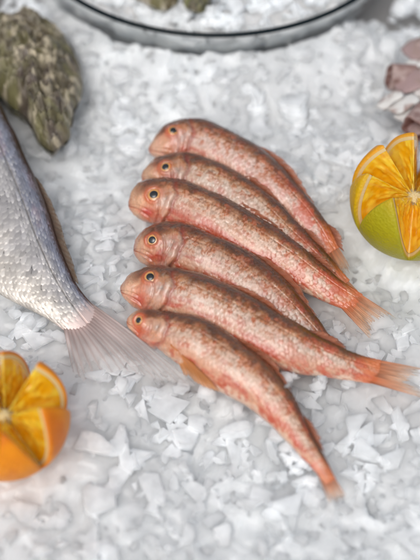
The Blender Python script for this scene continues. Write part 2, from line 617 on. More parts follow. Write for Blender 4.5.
    c = mix(hc, c, np.clip(body + .55 * smooth(H * .3, H * .8, X) * (.5 + n2), 0, 1))
    c = mix(c, srgb(150, 48, 36), np.exp(-((X - xg - 2.2) / 2.2)**2) * lower * (.3 + .5 * n2))
    c = np.clip(1.03 * np.clip(c, 0, 1)**1.07 * np.array(TINT[idx - 1]), 0, 1)
    fish.push(r)
    fish.nrm()
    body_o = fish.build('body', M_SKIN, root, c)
    eye(fish, ie, je, eye_r * px, root, srgb(206, 96, 52))
    # ---- tail fin: two lobes of one fin, fork between
    (tu, tf, tl), zt = tail
    rt = np.array([fish.V[-1, 0], fish.V[-2, int(fish.nv * .12)], fish.V[-2, int(fish.nv * .38)], fish.V[-1, fish.nv // 2]])
    e = fish.c[-1]
    rt = np.array([e + fish.D[-1] * fish.wt[-1] * .97 - fish.T[-1] * .009, e - fish.T[-1] * .005, e - fish.D[-1] * fish.wb[-1] * .97 - fish.T[-1] * .009])
    tp = np.array([at(*tu, zt[0]), at(*((np.array(tu) * .45 + np.array(tf) * .55)), zt[1]), at(*tf, zt[1]), at(*((np.array(tl) * .45 + np.array(tf) * .55)), zt[1]), at(*tl, zt[2])])
    fin('tail_fin', rt, tp, M_FIN, root, srgb(216, 122, 66), srgb(240, 202, 158), rays=18, thick=.0008, seed=seed + 3, fray=.26, n=44, ray_col=srgb(216, 120, 62), ray_dark=.7, clear=1.25)
    # ---- folded dorsal fins on the back edge
    for a, bb, hh in ((dors[0], dors[1], .0036), (dors[1] + .13, dors[1] + .24, .0032)):
        f = np.linspace(a, bb, 24)
        rp, i, j = fish.surf(f, np.full(24, .10))
        g = (f - a) / (bb - a)
        up = hh * np.sin(np.clip(g * 1.15, 0, 1) * math.pi)**.6 * (1 - .35 * g)
        tpn = rp + fish.D[i] * (up * .75)[:, None] + fish.T[i] * (.004 + .003 * g)[:, None] + fish.N[i] * (.0022 * np.sin(g * math.pi))[:, None]
        fin('dorsal_fin', rp - fish.D[i] * .0006, tpn, M_FIN, root, srgb(150, 84, 54), srgb(206, 138, 104), rays=11, thick=.00035, seed=seed + 8, fray=.22, n=12, ray_col=srgb(176, 92, 60), clear=.8)
    # ---- other fins given by the photograph
    for nm, (ra, rb), (ta, tb), zz, c1, c2 in fins:
        def on(p, k):
            i, j = fish.find(*p)
            return fish.V[i, j] + fish.n[i, j] * k
        q1, q2, t1, t2 = on(ra, .0002), on(rb, .0002), on(ta, zz[0]), on(tb, zz[1])
        fin(nm, np.array([q1, q2]), np.array([t1, (t1 + t2) / 2 + (t1 + t2 - q1 - q2) * .06, t2]), M_FIN, root, c1, c2, rays=9, thick=.0004, seed=seed + 12, fray=.1, n=18, sag=np.array([0, 0, .0008]), clear=.75)
    return root, fish


G = 'fins'
orange1, orange2 = srgb(222, 140, 66), srgb(232, 172, 110)
pinkf, palef = srgb(206, 132, 108), srgb(224, 170, 146)
TINT = [(1.02, .98, 1.02), (.93, .94, .92), (1.04, .98, .92), (.92, .86, .82), (1.03, 1.02, 1.0), (1.06, 1.0, .94)]
MUL = []
MUL.append(mullet(1, [(148, 150, 8, 10), (160, 147, 14, 16), (171, 144, 20, 21), (182, 143, 23, 24), (215, 152, 25, 26), (250, 172, 24, 24), (285, 199, 19, 19), (310, 224, 14, 15), (332, 252, 9, 10)],
    [(0, .011), (.3, .0125), (.7, .010), (1, .006)], (173, 130), 46, (((353, 270), (346, 280), (340, 288)), (.004, .003, .003)),
    'farthest of the six red mullets, nearest the glass bowl', seed=1, eye_r=6.2, dors=(.42, .74), blush=.9, face=.5, chin=0))
MUL.append(mullet(2, [(141, 178, 11, 12), (154, 177, 17, 19), (178, 176, 23, 24), (213, 186, 24, 25), (250, 208, 22, 24), (285, 236, 18, 19), (315, 261, 13, 14), (344, 286, 8, 8)],
    [(0, .011), (.3, .013), (.7, .010), (1, .006)], (165.5, 166.5), 48, (((366, 300), (362, 306), (357, 311)), (.003, .003, .003)),
    'second red mullet from the glass bowl, its narrow tail pressed against the next fish', seed=2, eye_r=6.2, blush=.8, face=.6))
MUL.append(mullet(3, [(128, 206, 13, 12), (142, 204, 20, 18), (165, 203, 24.5, 25), (200, 214, 25, 26), (245, 237, 24, 24), (290, 263, 19, 20), (325, 285, 14, 15), (358, 303, 10, 10.5)],
    [(0, .011), (.3, .0135), (.7, .0105), (1, .007)], (153.5, 194), 50, (((402, 321), (377, 322), (374, 343)), (.005, .005, .003)),
    'red mullet with a red chin spot and orange tail fin spread on the ice', seed=3, eye_r=7.4, dors=(.33, .58), face=.35, chin=1.1))
MUL.append(mullet(4, [(132.5, 250, 14, 13), (146, 248, 20, 18), (167, 248, 25, 24), (205, 260, 26, 26), (245, 281, 26, 25), (282, 307, 20, 21), (310, 332, 14, 15), (332, 352, 8, 9)],
    [(0, .011), (.3, .0135), (.7, .009), (1, .004)], (151.7, 239.8), 52, (((344, 363), (341, 366), (337, 369)), (.003, .002, .002)),
    'plump red mullet with an orange-red face, its tail tucked under the fish in front', seed=4, face=1.15, chin=.6, eye_r=6.5, dors=(.45, .80)))
MUL.append(mullet(5, [(119.5, 291, 11, 12), (132, 289.5, 17, 18), (145, 289, 22, 23), (160, 291, 25, 26), (190, 300, 27, 28), (240, 322, 27, 28), (290, 347, 25, 26), (336, 362, 16, 17), (379, 372, 11, 12)],
    [(0, .011), (.3, .014), (.7, .012), (1, .009)], (150, 276), 56, (((440, 372), (412, 380), (437, 402)), (.008, .008, .006)),
    'longest red mullet with a pale protruding snout and its tail reaching the right edge', seed=5, eye_r=7.0, dors=(.34, .57), face=.6, chin=.8))
MUL.append(mullet(6, [(127, 322, 9, 9), (139, 323, 14, 13), (158, 330, 21, 18), (185, 339, 25, 25), (220, 359, 26.5, 27), (255, 383, 24, 24), (283, 412, 17, 18), (303, 441, 11, 12), (324, 471, 7, 7.5), (331, 482, 6, 6)],
    [(0, .0125), (.3, .014), (.7, .011), (1, .009)], (139, 320.7), 42, (((349, 502), (340, 501), (333, 512)), (.006, .005, .004)),
    'nearest red mullet with an orange belly fin and its tail half sunk in ice', seed=6, eye_r=5.6, dors=(.36, .60), blush=1.0,
    fins=[('pelvic_fin', ((171, 344), (192, 362)), ((186, 371), (226, 391)), (.0028, .0028), orange1, orange2)]))

# ------------------------------------------------------------------ silver bream
fb = Fish([(-105, -20, 14, 12), (-92, 8, 30, 28), (-72, 50, 38, 52), (-42, 105, 38, 74), (-11, 163, 35, 80), (15, 218, 35, 70), (40, 265, 25, 52), (61, 295, 19, 31), (77, 314, 18, 22), (89, 326, 19, 20)],
          [(0, .012), (.4, .016), (.8, .012), (1, .007)], math.radians(80), [(0, .6), (.3, .36), (.7, .34), (.95, .3), (1, .07)], nose=22, nu=520, nv=330)
bream = empty('sea_bream', (*fb.c[260][:2], 0.0), 'large silver scaled sea bream cut off by the left edge, with a pale see-through tail', 'fish')
X, Y, arc = fb.X, fb.Y, fb.arc
Lb = fb.len
sh, s1, s2 = fb.scales(5.1, 75, .34, 91)
P2 = np.stack([X, arc], -1)
n1, n2, n3 = fbm(P2, .03, 201, 4), fbm(P2, .08, 211, 3), fbm(P2, .4, 221, 3)
lat = np.interp(X / Lb, [0, .25, .6, .8, .92, 1], [.55, .62, .42, .30, .10, .0])
r = .00042 * (sh - .5) * smooth(Lb - 6, Lb - 22, X) * smooth(.97, .8, Y) * smooth(70, 85, X)
r -= .0006 * np.exp(-((Y - lat) / .03)**2)
xg = 78 * (1.05 - .25 * (Y + .1)**2)
r -= .002 * smooth(-1.5, 2, X - xg) * np.exp(-np.clip(X - xg, 0, None) / 14) * smooth(.9, .6, Y)
r += (fbm(fb.V, 50, 230, 2) - .5) * .002
silver, blue, dark, white = srgb(178, 174, 174), srgb(138, 142, 160), srgb(74, 50, 42), srgb(206, 198, 188)
c = mix(white[None, None] * np.ones(X.shape + (3,)), silver, smooth(-.7, .1, Y + (n2 - .5) * .5))
c = mix(c, blue, smooth(.1, .6, Y + (n1 - .5) * .9) * .9)
c = mix(c, srgb(176, 150, 160), smooth(.5, .66, n1) * smooth(0, .5, Y) * .5)
c = mix(c, dark, smooth(.72, .95, Y + (n3 - .5) * .2))
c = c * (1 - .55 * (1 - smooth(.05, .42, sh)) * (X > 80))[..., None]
c = mix(c, srgb(244, 240, 232), smooth(.45, .95, sh) * (.05 + .4 * s2) * smooth(.85, .5, Y))  # white scale flecks, with glint painted into their colour
c = mix(c, srgb(120, 112, 104), np.exp(-((Y - lat) / .022)**2) * .65)
c = c * (.70 + .42 * s1 + .12 * s2)[..., None]
c = mix(c, srgb(216, 194, 188), smooth(Lb - 24, Lb - 6, X + 10 * (vnoise(np.stack([arc * .7, arc * 0], -1), 1.0, 5) - .5)))
fb.push(r)
fb.nrm()
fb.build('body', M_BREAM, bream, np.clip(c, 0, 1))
eye(fb, *fb.find(-66, 10), .0052, bream, srgb(180, 170, 150))
e, T, D = fb.c[-1], fb.T[-1], fb.D[-1]
rt = np.array([e + D * fb.wt[-1] * .95 - T * .008, e + D * fb.wt[-1] * .5 - T * .004, e - T * .002, e - D * fb.wb[-1] * .5 - T * .004, e - D * fb.wb[-1] * .95 - T * .008])
tp = np.array([at(201, 391, .009), at(176, 386, .007), at(150, 379, .006), at(121, 372, .005), at(106, 376, .004), at(95, 380, .003), at(84, 383, .002), at(73, 374, .002)])
fin('tail_fin', rt, tp, M_PFIN, bream, srgb(222, 200, 194), srgb(240, 238, 236), rays=15, thick=.0005, seed=77, fray=.05, n=60, soft=.45, ray_col=srgb(176, 146, 138), ray_dark=.5, clear=1.25, sag=np.array([0, 0, .003]))
f = np.linspace(.58, .875, 60)
rp, i, j = fb.surf(f, np.full(60, .08))
g = np.linspace(0, 1, 60)
up = .0028 * np.sin(np.clip(g, 0, 1) * math.pi)**.5
tpn = rp + fb.D[i] * (up * 1.0)[:, None] + fb.T[i] * .005 + fb.N[i] * .001
fin('dorsal_fin', rp - fb.D[i] * .001, tpn, M_PFIN, bream, srgb(74, 50, 40), srgb(150, 128, 104), rays=20, thick=.0005, seed=81, fray=.1, n=14, ray_col=srgb(110, 84, 70), clear=.55)


# ------------------------------------------------------------------ oranges
def orange(cx, cy, Rpx, teeth, lo, hi, label, green, seed, zf=.82, lean=(0, 0)):
    z = .03 * zf
    c0 = at(cx, cy, z)
    R = Rpx * float((c0 - CAM) @ FW) / F
    c0 = at(cx, cy, R * zf)
    root = empty('cut_orange', (c0[0], c0[1], c0[2] - R), label, 'orange', 'oranges cut into points on the ice')
    lx, ly = lean
    ax = norm(np.array([lx, ly, 1.0]))
    e1 = norm(np.cross(np.array([0, 1.0, 0]), ax))
    e2 = np.cross(ax, e1)
    rg = np.random.default_rng(seed)

    def dirv(az, el):
        return (np.cos(el) * np.cos(az))[..., None] * e1 + (np.cos(el) * np.sin(az))[..., None] * e2 + np.sin(el)[..., None] * ax
    azp = np.radians(np.array(teeth, float))
    n = len(azp)
    los = np.radians(lo + rg.uniform(-5, 5, n))
    his = np.radians(hi + rg.uniform(-6, 6, n))
    nx = np.r_[azp[1:], azp[0] + 2 * math.pi]
    azv = azp + (nx - azp) * rg.uniform(.42, .58, n)
    S = 22
    ds, fid = [], []
    for k in range(n):
        pk, v1 = dirv(azp[k:k + 1], his[k:k + 1])[0], dirv(azv[k:k + 1], los[k:k + 1])[0]
        kn = (k + 1) % n
        p2 = dirv(azp[kn:kn + 1], his[kn:kn + 1])[0]
        for a, bq in ((pk, v1), (v1, p2)):
            u = np.linspace(0, 1, S, endpoint=False)[:, None]
            bow = .15 * np.sin(u * math.pi)
            ds.append(norm(a * (1 - u) + bq * u + ax * bow))
            fid += [k * 2 + (a is v1)] * S
    dd = np.vstack(ds)
    m = len(dd)
    fid = np.array(fid)
    # peel
    el = np.arcsin(np.clip(dd @ ax, -1, 1))
    az = np.arctan2(dd @ e2, dd @ e1)
    K = 40
    u = np.linspace(0, 1, K)[:, None]
    E = el[None] * (1 - u) + (-math.pi / 2 + .02) * u
    A = np.repeat(az[None], K, 0)
    dv = dirv(A, E)
    rad = R * (1 - .018 * np.exp(-u / .02) + .02 * (fbm(dv, 2.2, seed, 2) - .5)) * (1 - .06 * smooth(-.4, -1.4, E))
    Vp = c0 + dv * rad[..., None]
    inner = c0 + dd * (rad[0] * .955)[:, None]
    V = np.vstack([inner, Vp.reshape(-1, 3)])
    nz = fbm(dv, 2.0, seed + 5, 3)
    base, deep, gr, gy = srgb(236, 142, 0), srgb(220, 116, 0), srgb(164, 160, 24), srgb(212, 168, 14)
    cp = mix(base[None, None] * np.ones(dv.shape), deep, smooth(.4, .7, nz))
    if green:
        cp = mix(cp, srgb(224, 160, 8), np.full(cp.shape[:2], .7))
        side = smooth(-.25, .95, dv @ norm(np.array([-.5, -.8, -.3])) + (nz - .5) * .7)
        cp = mix(cp, gy, smooth(.0, .35, side))
        cp = mix(cp, gr, smooth(.62, 1.1, side))
    cp *= (.92 + .16 * fbm(dv, 14, seed + 9, 2))[..., None]
    cp = np.vstack([mix(cp[0], srgb(244, 196, 96), np.full(m, .5)), cp.reshape(-1, 3)])
    mesh('peel', V, grid_faces(K + 1, m, True), M_PEEL, root, col=cp)
    # pith ring
    q = np.array([.957, .94, .92, .89])
    wob = 1 + .010 * (vnoise(np.stack([np.arange(m) * .35, np.arange(m) * 0], -1), 1, seed + 2) - .5)
    Vq = c0 + dd[None] * (rad[0][None] * q[:, None] * np.r_[1, 1, 1, 1][:, None])[..., None]
    Vq[3] = c0 + dd * (rad[0] * .893 * wob)[:, None]
    lift = np.array([0, -.0002, -.0002, -.0006])[:, None, None] * ax
    mesh('pith', (Vq + lift).reshape(-1, 3), grid_faces(4, m, True), M_PITH, root)
    # flesh: juicy wedge faces with radial vesicles and thin membranes
    K = 34
    q = np.linspace(.03, .90, K)[:, None]
    jj = np.arange(m)[None]
    fr = (jj % S) / S
    ves = fbm(np.stack(np.broadcast_arrays(q * 7 + 0 * jj, fr * 13 + fid[None] * 31.0), -1), 1.0, seed + 3, 3)
    ves2 = vnoise(np.stack(np.broadcast_arrays(q * 13, fr * 24 + fid[None] * 17.0), -1), 1.0, seed + 4)
    puff = np.sin(np.clip(fr, 0, 1) * math.pi) * np.sin(np.clip(q / .87, 0, 1) * math.pi)
    dn = norm(np.cross(dd, np.roll(dd, -1, 0)))
    dn = np.where((dn @ ax)[:, None] < 0, -dn, dn)
    off = (ves - .5) * .0016 + (ves2 - .5) * .0008 - .0012 * puff
    Vf = c0 + dd[None] * (rad[0][None] * q)[..., None] + dn[None] * (off * np.clip(puff * 3, 0, 1))[..., None]
    memb = np.exp(-(((fr * 2 + 1.7 * fid[None] + .06 * ves) % 1 - .5) / .045)**2) * np.ones_like(q)
    cf = mix(srgb(238, 174, 14)[None, None] * np.ones((K, m, 3)), srgb(248, 210, 66), smooth(.38, .66, ves))
    cf = mix(cf, srgb(216, 134, 4), smooth(.6, .85, ves2) * .4)
    cf = mix(cf, srgb(250, 214, 120), memb * .28)
    cf = mix(cf, srgb(248, 214, 130), smooth(.17, .05, q + .10 * (ves - .5)) * .6 * np.ones_like(fr))
    mesh('flesh', Vf.reshape(-1, 3), grid_faces(K, m, True), M_FLESH, root, col=cf.reshape(-1, 3))
    # torn fibrous core
    K, M = 22, 60
    ph = np.linspace(.02, math.pi - .02, K)[:, None]
    th = np.linspace(0, 2 * math.pi, M, endpoint=False)[None]
    dvv = np.stack(np.broadcast_arrays(np.sin(ph) * np.cos(th), np.sin(ph) * np.sin(th), np.cos(ph)), -1)
    rr = R * (.09 + .26 * np.abs(fbm(dvv, 4.5, seed + 14, 3) - .45))
    Vc = c0 + dvv * rr[..., None] * np.array([1, 1, .55])
    mesh('core', Vc.reshape(-1, 3), grid_faces(K, M, True), M_PITH, root)
    return root, c0, R


orange(5, 416, 65.5, [-172, -114, -77, -18, 47, 91, 138], -30, 42, 'bright orange cut into points at the lower left, with an all orange peel', False, 5)
orange(414, 197, 64, [-179, -132, -66, -22, 14, 54, 94, 140], -30, 42, 'orange cut into points at the right edge, with green and yellow peel', True, 9)


# ------------------------------------------------------------------ oyster and shells
def shell(name, outline, z0, hgt, label, cat, seed, hinge, group=None, palette=None, K=90, M=220, rough=1.0):
    """two crusty valves with shelly leaves; outline in photo px"""
    P = np.array(outline + outline[:1], float)
    _, Q = crom(P, M + 1)
    Q = Q[:M]
    W = at(Q[:, 0], Q[:, 1], z0)
    ctr = W.mean(0)
    hp = at(*hinge, z0)
    root = empty(name, (ctr[0], ctr[1], z0 - hgt * .5), label, cat, group)
    size = np.linalg.norm(W - ctr, axis=1).max()
    pal = palette or (srgb(112, 104, 82), srgb(72, 62, 48), srgb(196, 184, 158), srgb(122, 118, 78))
    for nm, sg, hh in (('upper_valve', 1, hgt), ('lower_valve', -1, hgt * .55)):
        u = np.linspace(1, 0, K)[:, None]
        B = ctr + (W - ctr)[None] * u[..., None]
        dome = np.power(np.clip(1 - u**2.4, 0, 1), .62)
        n1, n2 = fbm(B, 45, seed, 4), fbm(B, 150, seed + 3, 4)
        dh = np.linalg.norm(B - hp, axis=-1) / (2 * size)
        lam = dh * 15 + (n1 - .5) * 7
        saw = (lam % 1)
        ridge = fbm(np.stack([np.arctan2(B[..., 1] - hp[1], B[..., 0] - hp[0]) * 9, dh * 2], -1), 1.0, seed + 8, 3)
        z = dome * hh * (.72 + .5 * n1) + sg * 0
        z = z + (saw**2.2) * size * .10 * rough * np.clip(dome * 2, 0, 1) + (n2 - .5) * size * .07 * rough + (ridge - .5) * size * .17 * np.clip(dome * 2, 0, 1)
        edge = 1 + (fbm(np.stack([np.arange(M) * .12, np.zeros(M) + sg], -1), 1, seed + 5, 3) - .5) * .12 * u
        V = ctr + (W - ctr)[None] * (u * edge)[..., None]
        V[..., 2] = z0 + sg * np.maximum(z, .0002)
        ci = lam.astype(int)
        rk = _h(ci, ci * 0, ci * 0, seed)
        f1, f2, f3, f4 = fbm(B, 90, seed + 21, 5), fbm(B, 260, seed + 31, 4), fbm(B, 130, seed + 41, 5), fbm(B, 520, seed + 51, 3)
        c = mix(pal[1][None, None] * np.ones(V.shape), pal[0], smooth(.30, .70, f1 * .5 + f4 * .5))
        c = mix(c, pal[3], smooth(.38, .72, f3) * .7)
        c = mix(c, srgb(112, 98, 96), smooth(.45, .7, fbm(B, 100, seed + 71, 4)) * .45)
        c = mix(c, pal[2], np.clip(smooth(.56, .70, f2 + .16 * (f1 - .5)) * .75 + .30 * saw**5 * (f2 > .42), 0, 1))
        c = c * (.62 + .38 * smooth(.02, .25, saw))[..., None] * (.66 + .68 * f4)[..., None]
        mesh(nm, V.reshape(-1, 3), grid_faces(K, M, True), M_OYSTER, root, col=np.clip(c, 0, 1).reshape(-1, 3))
    return root


shell('oyster', [(-26, 60), (-18, 34), (0, 24), (27, 18), (51, 28), (70, 47), (80, 72), (82, 90), (74, 117), (64, 144), (54, 152), (43, 146), (27, 121), (12, 108), (-8, 92)],
      .012, .020, 'rough olive and brown oyster with a pointed end, above the silver fish', 'oyster', 3, (54, 150))
shell('mussel_shell', [(128, -16), (150, -20), (170, -12), (178, 0), (170, 9), (156, 8), (140, 0), (130, -8)], .030, .010,
      'crusty olive shell lying in the glass bowl, left of a darker green one', 'shell', 13, (128, -14), 'shells on the ice in the glass bowl',
      palette=(srgb(120, 110, 80), srgb(84, 72, 50), srgb(200, 190, 170), srgb(130, 126, 80)), K=50, M=120)
shell('mussel_shell', [(184, -8), (196, -16), (208, -10), (212, 2), (206, 11), (194, 12), (184, 5)], .031, .009,
      'dark green tipped shell in the glass bowl, nearest the middle of its rim', 'shell', 17, (184, -6), 'shells on the ice in the glass bowl',
      palette=(srgb(110, 106, 70), srgb(60, 56, 38), srgb(190, 182, 160), srgb(104, 108, 50)), K=50, M=120)


# ------------------------------------------------------------------ barnacled shell at the right edge
def barnacled():
    ctr = at(432, 84, .010)
    root = empty('barnacled_shell', (ctr[0], ctr[1], 0), 'shell crusted with brown barnacles and white flakes at the right edge behind the orange', 'shell')
    K, M = 60, 120
    ph = np.linspace(.02, math.pi - .02, K)[:, None]
    th = np.linspace(0, 2 * math.pi, M, endpoint=False)[None]
    d = np.stack(np.broadcast_arrays(np.sin(ph) * np.cos(th), np.sin(ph) * np.sin(th), np.cos(ph)), -1)
    n1, n2 = fbm(d, 2.4, 71, 4), fbm(d, 8, 75, 3)
    rr = .8 + .5 * (n1 - .5) + .25 * (n2 - .5)
    V = ctr + d * rr[..., None] * np.array([.017, .028, .014])
    c = mix(srgb(176, 160, 152)[None, None] * np.ones(V.shape), srgb(112, 84, 74), smooth(.45, .62, n2))
    c = mix(c, srgb(206, 200, 196), smooth(.52, .65, n1))
    mesh('shell_body', V.reshape(-1, 3), grid_faces(K, M, True), M_OYSTER, root, col=c.reshape(-1, 3))

    def cone(p0, p1, r0, r1, seed):
        p0, p1 = np.array(p0), np.array(p1)
        a = norm(p1 - p0)
        e1 = norm(np.cross(a, np.array([.3, .2, 1])))
        e2 = np.cross(a, e1)
        M = 48
        th = np.linspace(0, 2 * math.pi, M, endpoint=False)
        rib = 1 + .10 * np.cos(th * 5 + seed) + .12 * np.cos(th * 2 + seed * 2) + .06 * (vnoise(np.stack([np.cos(th), np.sin(th)], -1), 3, seed) - .5)
        prof = [(0, r0)] + [(t, r0 * (1 - t) + r1 * t) for t in np.linspace(.05, 1, 10)] + [(1.02, r1 * .86), (.96, r1 * .72), (.7, r1 * .55), (.5, r1 * .1)]
        V = np.array([p0 + (p1 - p0) * t + (rr * rib)[:, None] * (np.cos(th)[:, None] * e1 + np.sin(th)[:, None] * e2) for t, rr in prof])
        n = fbm(V, 300, seed, 3)
        c = mix(srgb(178, 156, 150)[None, None] * np.ones(V.shape), srgb(140, 112, 106), smooth(.4, .65, n))
        k = np.arange(len(prof))[:, None] * np.ones((1, M))
        c = mix(c, srgb(104, 62, 52), smooth(9.2, 11.2, k) * .9)
        mesh('barnacle', V.reshape(-1, 3), grid_faces(len(prof), M, True), M_OYSTER, root, col=c.reshape(-1, 3))
    cone(at(418, 80, .010), at(389, 76, .014), .0075, .0062, 1)
    cone(at(424, 118, .012), at(413, 130, .014), .0075, .0070, 4)
    cone(at(426, 52, .014), at(417, 42, .018), .0070, .0055, 7)

    def flake(pts, z, t, seed, c1=srgb(222, 220, 216)):
        P = np.array(pts + pts[:1], float)
        _, Q = crom(P, 41)
        Q = Q[:40]
        zz = z[0] + (z[1] - z[0]) * (Q[:, 0] - Q[:, 0].min()) / np.ptp(Q[:, 0])
        W = at(Q[:, 0], Q[:, 1], zz)
        cc = W.mean(0)
        lay = []
        for u, dz in ((0.0, t), (.5, t * .9), (.85, t * .6), (1, 0), (.85, -t * .6), (0, -t)):
            L = cc + (W - cc) * u
            L[:, 2] += dz + (fbm(L, 200, seed, 2) - .5) * .0015
            lay.append(L)
        V = np.array(lay)
        c = mix(c1[None, None] * np.ones(V.shape), srgb(160, 136, 128), smooth(.5, .7, fbm(V, 250, seed, 3)))
        mesh('shell_flake', V.reshape(-1, 3), grid_faces(6, 40, True), M_OYSTER, root, col=c.reshape(-1, 3))
    flake([(375, 107), (388, 94), (400, 90), (404, 95), (394, 102), (384, 110)], (.010, .016), .0012, 3)
    flake([(386, 110), (398, 101), (414, 94), (420, 99), (410, 108), (398, 114)], (.010, .017), .0012, 5)
    flake([(392, 117), (404, 110), (418, 108), (424, 116), (412, 122), (402, 122)], (.008, .014), .0012, 9)
    flake([(402, 66), (412, 58), (424, 60), (426, 70), (412, 74)], (.014, .020), .0012, 11)

    mv = srgb(168, 142, 140)
    flake([(392, 84), (404, 74), (420, 70), (426, 82), (412, 92), (400, 93)], (.012, .020), .0012, 21, mv)
    flake([(400, 50), (410, 40), (422, 38), (426, 54), (412, 60)], (.014, .022), .0012, 23, mv)
    flake([(404, 128), (412, 118), (424, 114), (426, 130), (414, 136)], (.010, .016), .0012, 25, mv)


barnacled()

# ------------------------------------------------------------------ glass bowl
BC, BR, BZ = np.array([.0031, .2633]), .1202, .030


def lathe(name, prof, m, parent, M=200):
    th = np.linspace(0, 2 * math.pi, M, endpoint=False)
    V = np.array([np.stack([BC[0] + r * np.cos(th), BC[1] + r * np.sin(th), np.full(M, z)], -1) for r, z in prof])
    f = grid_faces(len(prof), M, True)
    return mesh(name, V.reshape(-1, 3), f, m, parent)


bowl = empty('glass_bowl', (BC[0], BC[1], -.022), 'clear glass bowl with a dark rim, full of crushed ice, set in the ice', 'bowl')
ou = [(BR + .0006 - .060 * (1 - math.cos(a)), BZ - .0008 - .050 * math.sin(a)) for a in np.linspace(0, math.pi / 2, 26)]
inn = [(BR - .0022 - .058 * (1 - math.cos(a)), BZ - .0008 - .046 * math.sin(a)) for a in np.linspace(math.pi / 2, 0, 26)]
prof = [(.0005, ou[-1][1])] + ou[::-1] + inn[::-1] + [(.0005, inn[0][1])]
lathe('bowl_wall', prof, M_GLASS, bowl)
rr = [(BR - .0008 +  .0018 * math.cos(a), BZ + .0003 + .0011 * math.sin(a)) for a in np.linspace(0, 2 * math.pi, 17)]
lathe('rim', rr, M_RIM, bowl)


# ------------------------------------------------------------------ ice bed
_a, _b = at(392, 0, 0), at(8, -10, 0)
SHADE_DIPS = [(_a[0], _a[1] + .015, .060, .052, .019), (_b[0], _b[1] + .02, .045, .05, .020)]  # ice thinned here to bare the grey sheet in place of shade


def bed_h(x, y):
    p = np.stack([x, y], -1)
    wx = x + (fbm(p, 90, 5, 2) - .5) * .008
    wy = y + (fbm(p, 90, 6, 2) - .5) * .008
    h = (fbm(p, 16, 1, 3) - .5) * .014
    rough = .45 + .55 * smooth(.35, .6, fbm(p, 22, 77, 2))          # crisp where freshly broken, slushy elsewhere
    h = h + rough * ((chunks(wx, wy, .015, 21, .9) - .5) * .0038 + (chunks(wx, wy, .0075, 41, 1.0) - .5) * .0025 + (chunks(wx, wy, .0042, 81, 1.0) - .5) * .0011) + (fbm(p, 260, 9, 3) - .5) * .0008
    d = np.hypot(x - BC[0], y - BC[1])
    a = np.arctan2(y - BC[1], x - BC[0])
    h = h + .016 * smooth(.165, .118, d) * (smooth(-.55, -1.0, a) * smooth(-2.9, -2.2, a) * .75 + .25 * smooth(0, -.3, a))
    for cx, cy, rx, ry, dp in SHADE_DIPS:
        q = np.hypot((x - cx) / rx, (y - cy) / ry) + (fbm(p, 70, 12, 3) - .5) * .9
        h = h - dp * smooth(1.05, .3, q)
    return h - .002


def axis(lo, hi, step, far, k):
    inner = np.arange(lo, hi, step)
    g = np.geomspace(step * 2, far, k)
    return np.r_[lo - np.cumsum(g)[::-1], inner, inner[-1] + np.cumsum(g)]


xs, ys = axis(-.165, .165, .0008, .06, 24), axis(-.175, .30, .0008, .06, 24)
gx, gy = np.meshgrid(xs, ys, indexing='ij')
gz = bed_h(gx, gy)
for _ in range(1):                                                  # edges softened by melting
    q = np.pad(gz, 1, mode='edge')
    gz = (q[:-2, 1:-1] + q[2:, 1:-1] + q[1:-1, :-2] + q[1:-1, 2:] + 2 * gz) / 6
# the bowl stands in a hollow
dB = np.hypot(gx - BC[0], gy - BC[1])
zb = BZ - .0008 - .050 * np.sin(np.arccos(np.clip(1 - (BR + .0006 - np.clip(dB, BR - .0594, BR)) / .060, -1, 1)))
gz = np.where(dB < BR, np.minimum(gz, zb - .0018), gz)
V = np.stack([gx, gy, gz], -1).reshape(-1, 3)
BED_V, BED_F = V, grid_faces(len(xs), len(ys))
M_SHADE, nt, b = mat('shade_grey', (.36, .345, .335), .45, Metallic=.1)
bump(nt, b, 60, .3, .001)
tx, ty = np.meshgrid(np.linspace(-1.6, 1.6, 9), np.linspace(-1.4, 1.8, 9), indexing='ij')
shade_ground = mesh('shade_sheet', np.stack([tx, ty, np.full_like(tx, -.0135)], -1).reshape(-1, 3), grid_faces(9, 9), M_SHADE)  # added dark sheet, its grey stands in for shade beside the bowl
tag(shade_ground, 'grey sheet bared where the ice is thin, standing in for shade at the far corners', 'shade_sheet', kind='structure')


# ------------------------------------------------------------------ crushed ice
def templates(k):
    """broken flakes: flat angular chips with crisp edges"""
    out = []
    for s in range(k):
        rg = np.random.default_rng(100 + s)
        bm = bmesh.new()
        n = int(rg.integers(5, 9))
        a = np.sort(rg.uniform(0, 2 * math.pi, n))
        pts = []
        for q in a:
            r = rg.uniform(.75, 1.1)
            for z in (-1, 1):
                k2 = r * rg.uniform(.68, 1.0)
                pts.append((k2 * math.cos(q), k2 * math.sin(q) * rg_y(s), z * rg.uniform(.5, 1.0) * rg_z(s)))
        for q in pts:
            bm.verts.new(q)
        r = bmesh.ops.convex_hull(bm, input=bm.verts)
        bmesh.ops.delete(bm, geom=[g for g in r['geom_interior'] if isinstance(g, bmesh.types.BMVert)], context='VERTS')
        bmesh.ops.dissolve_limit(bm, angle_limit=.2, verts=bm.verts, edges=bm.edges)
        bmesh.ops.triangulate(bm, faces=bm.faces)
        bmesh.ops.recalc_face_normals(bm, faces=bm.faces)
        bm.verts.index_update()
        out.append((np.array([v.co[:] for v in bm.verts]), np.array([[v.index for v in f.verts] for f in bm.faces])))
        bm.free()
    return out


def rg_y(s):
    return .5 + .45 * ((s * 37) % 11) / 11


def rg_z(s):
    return .12 + .26 * ((s * 53) % 13) / 13


TPL = templates(40)


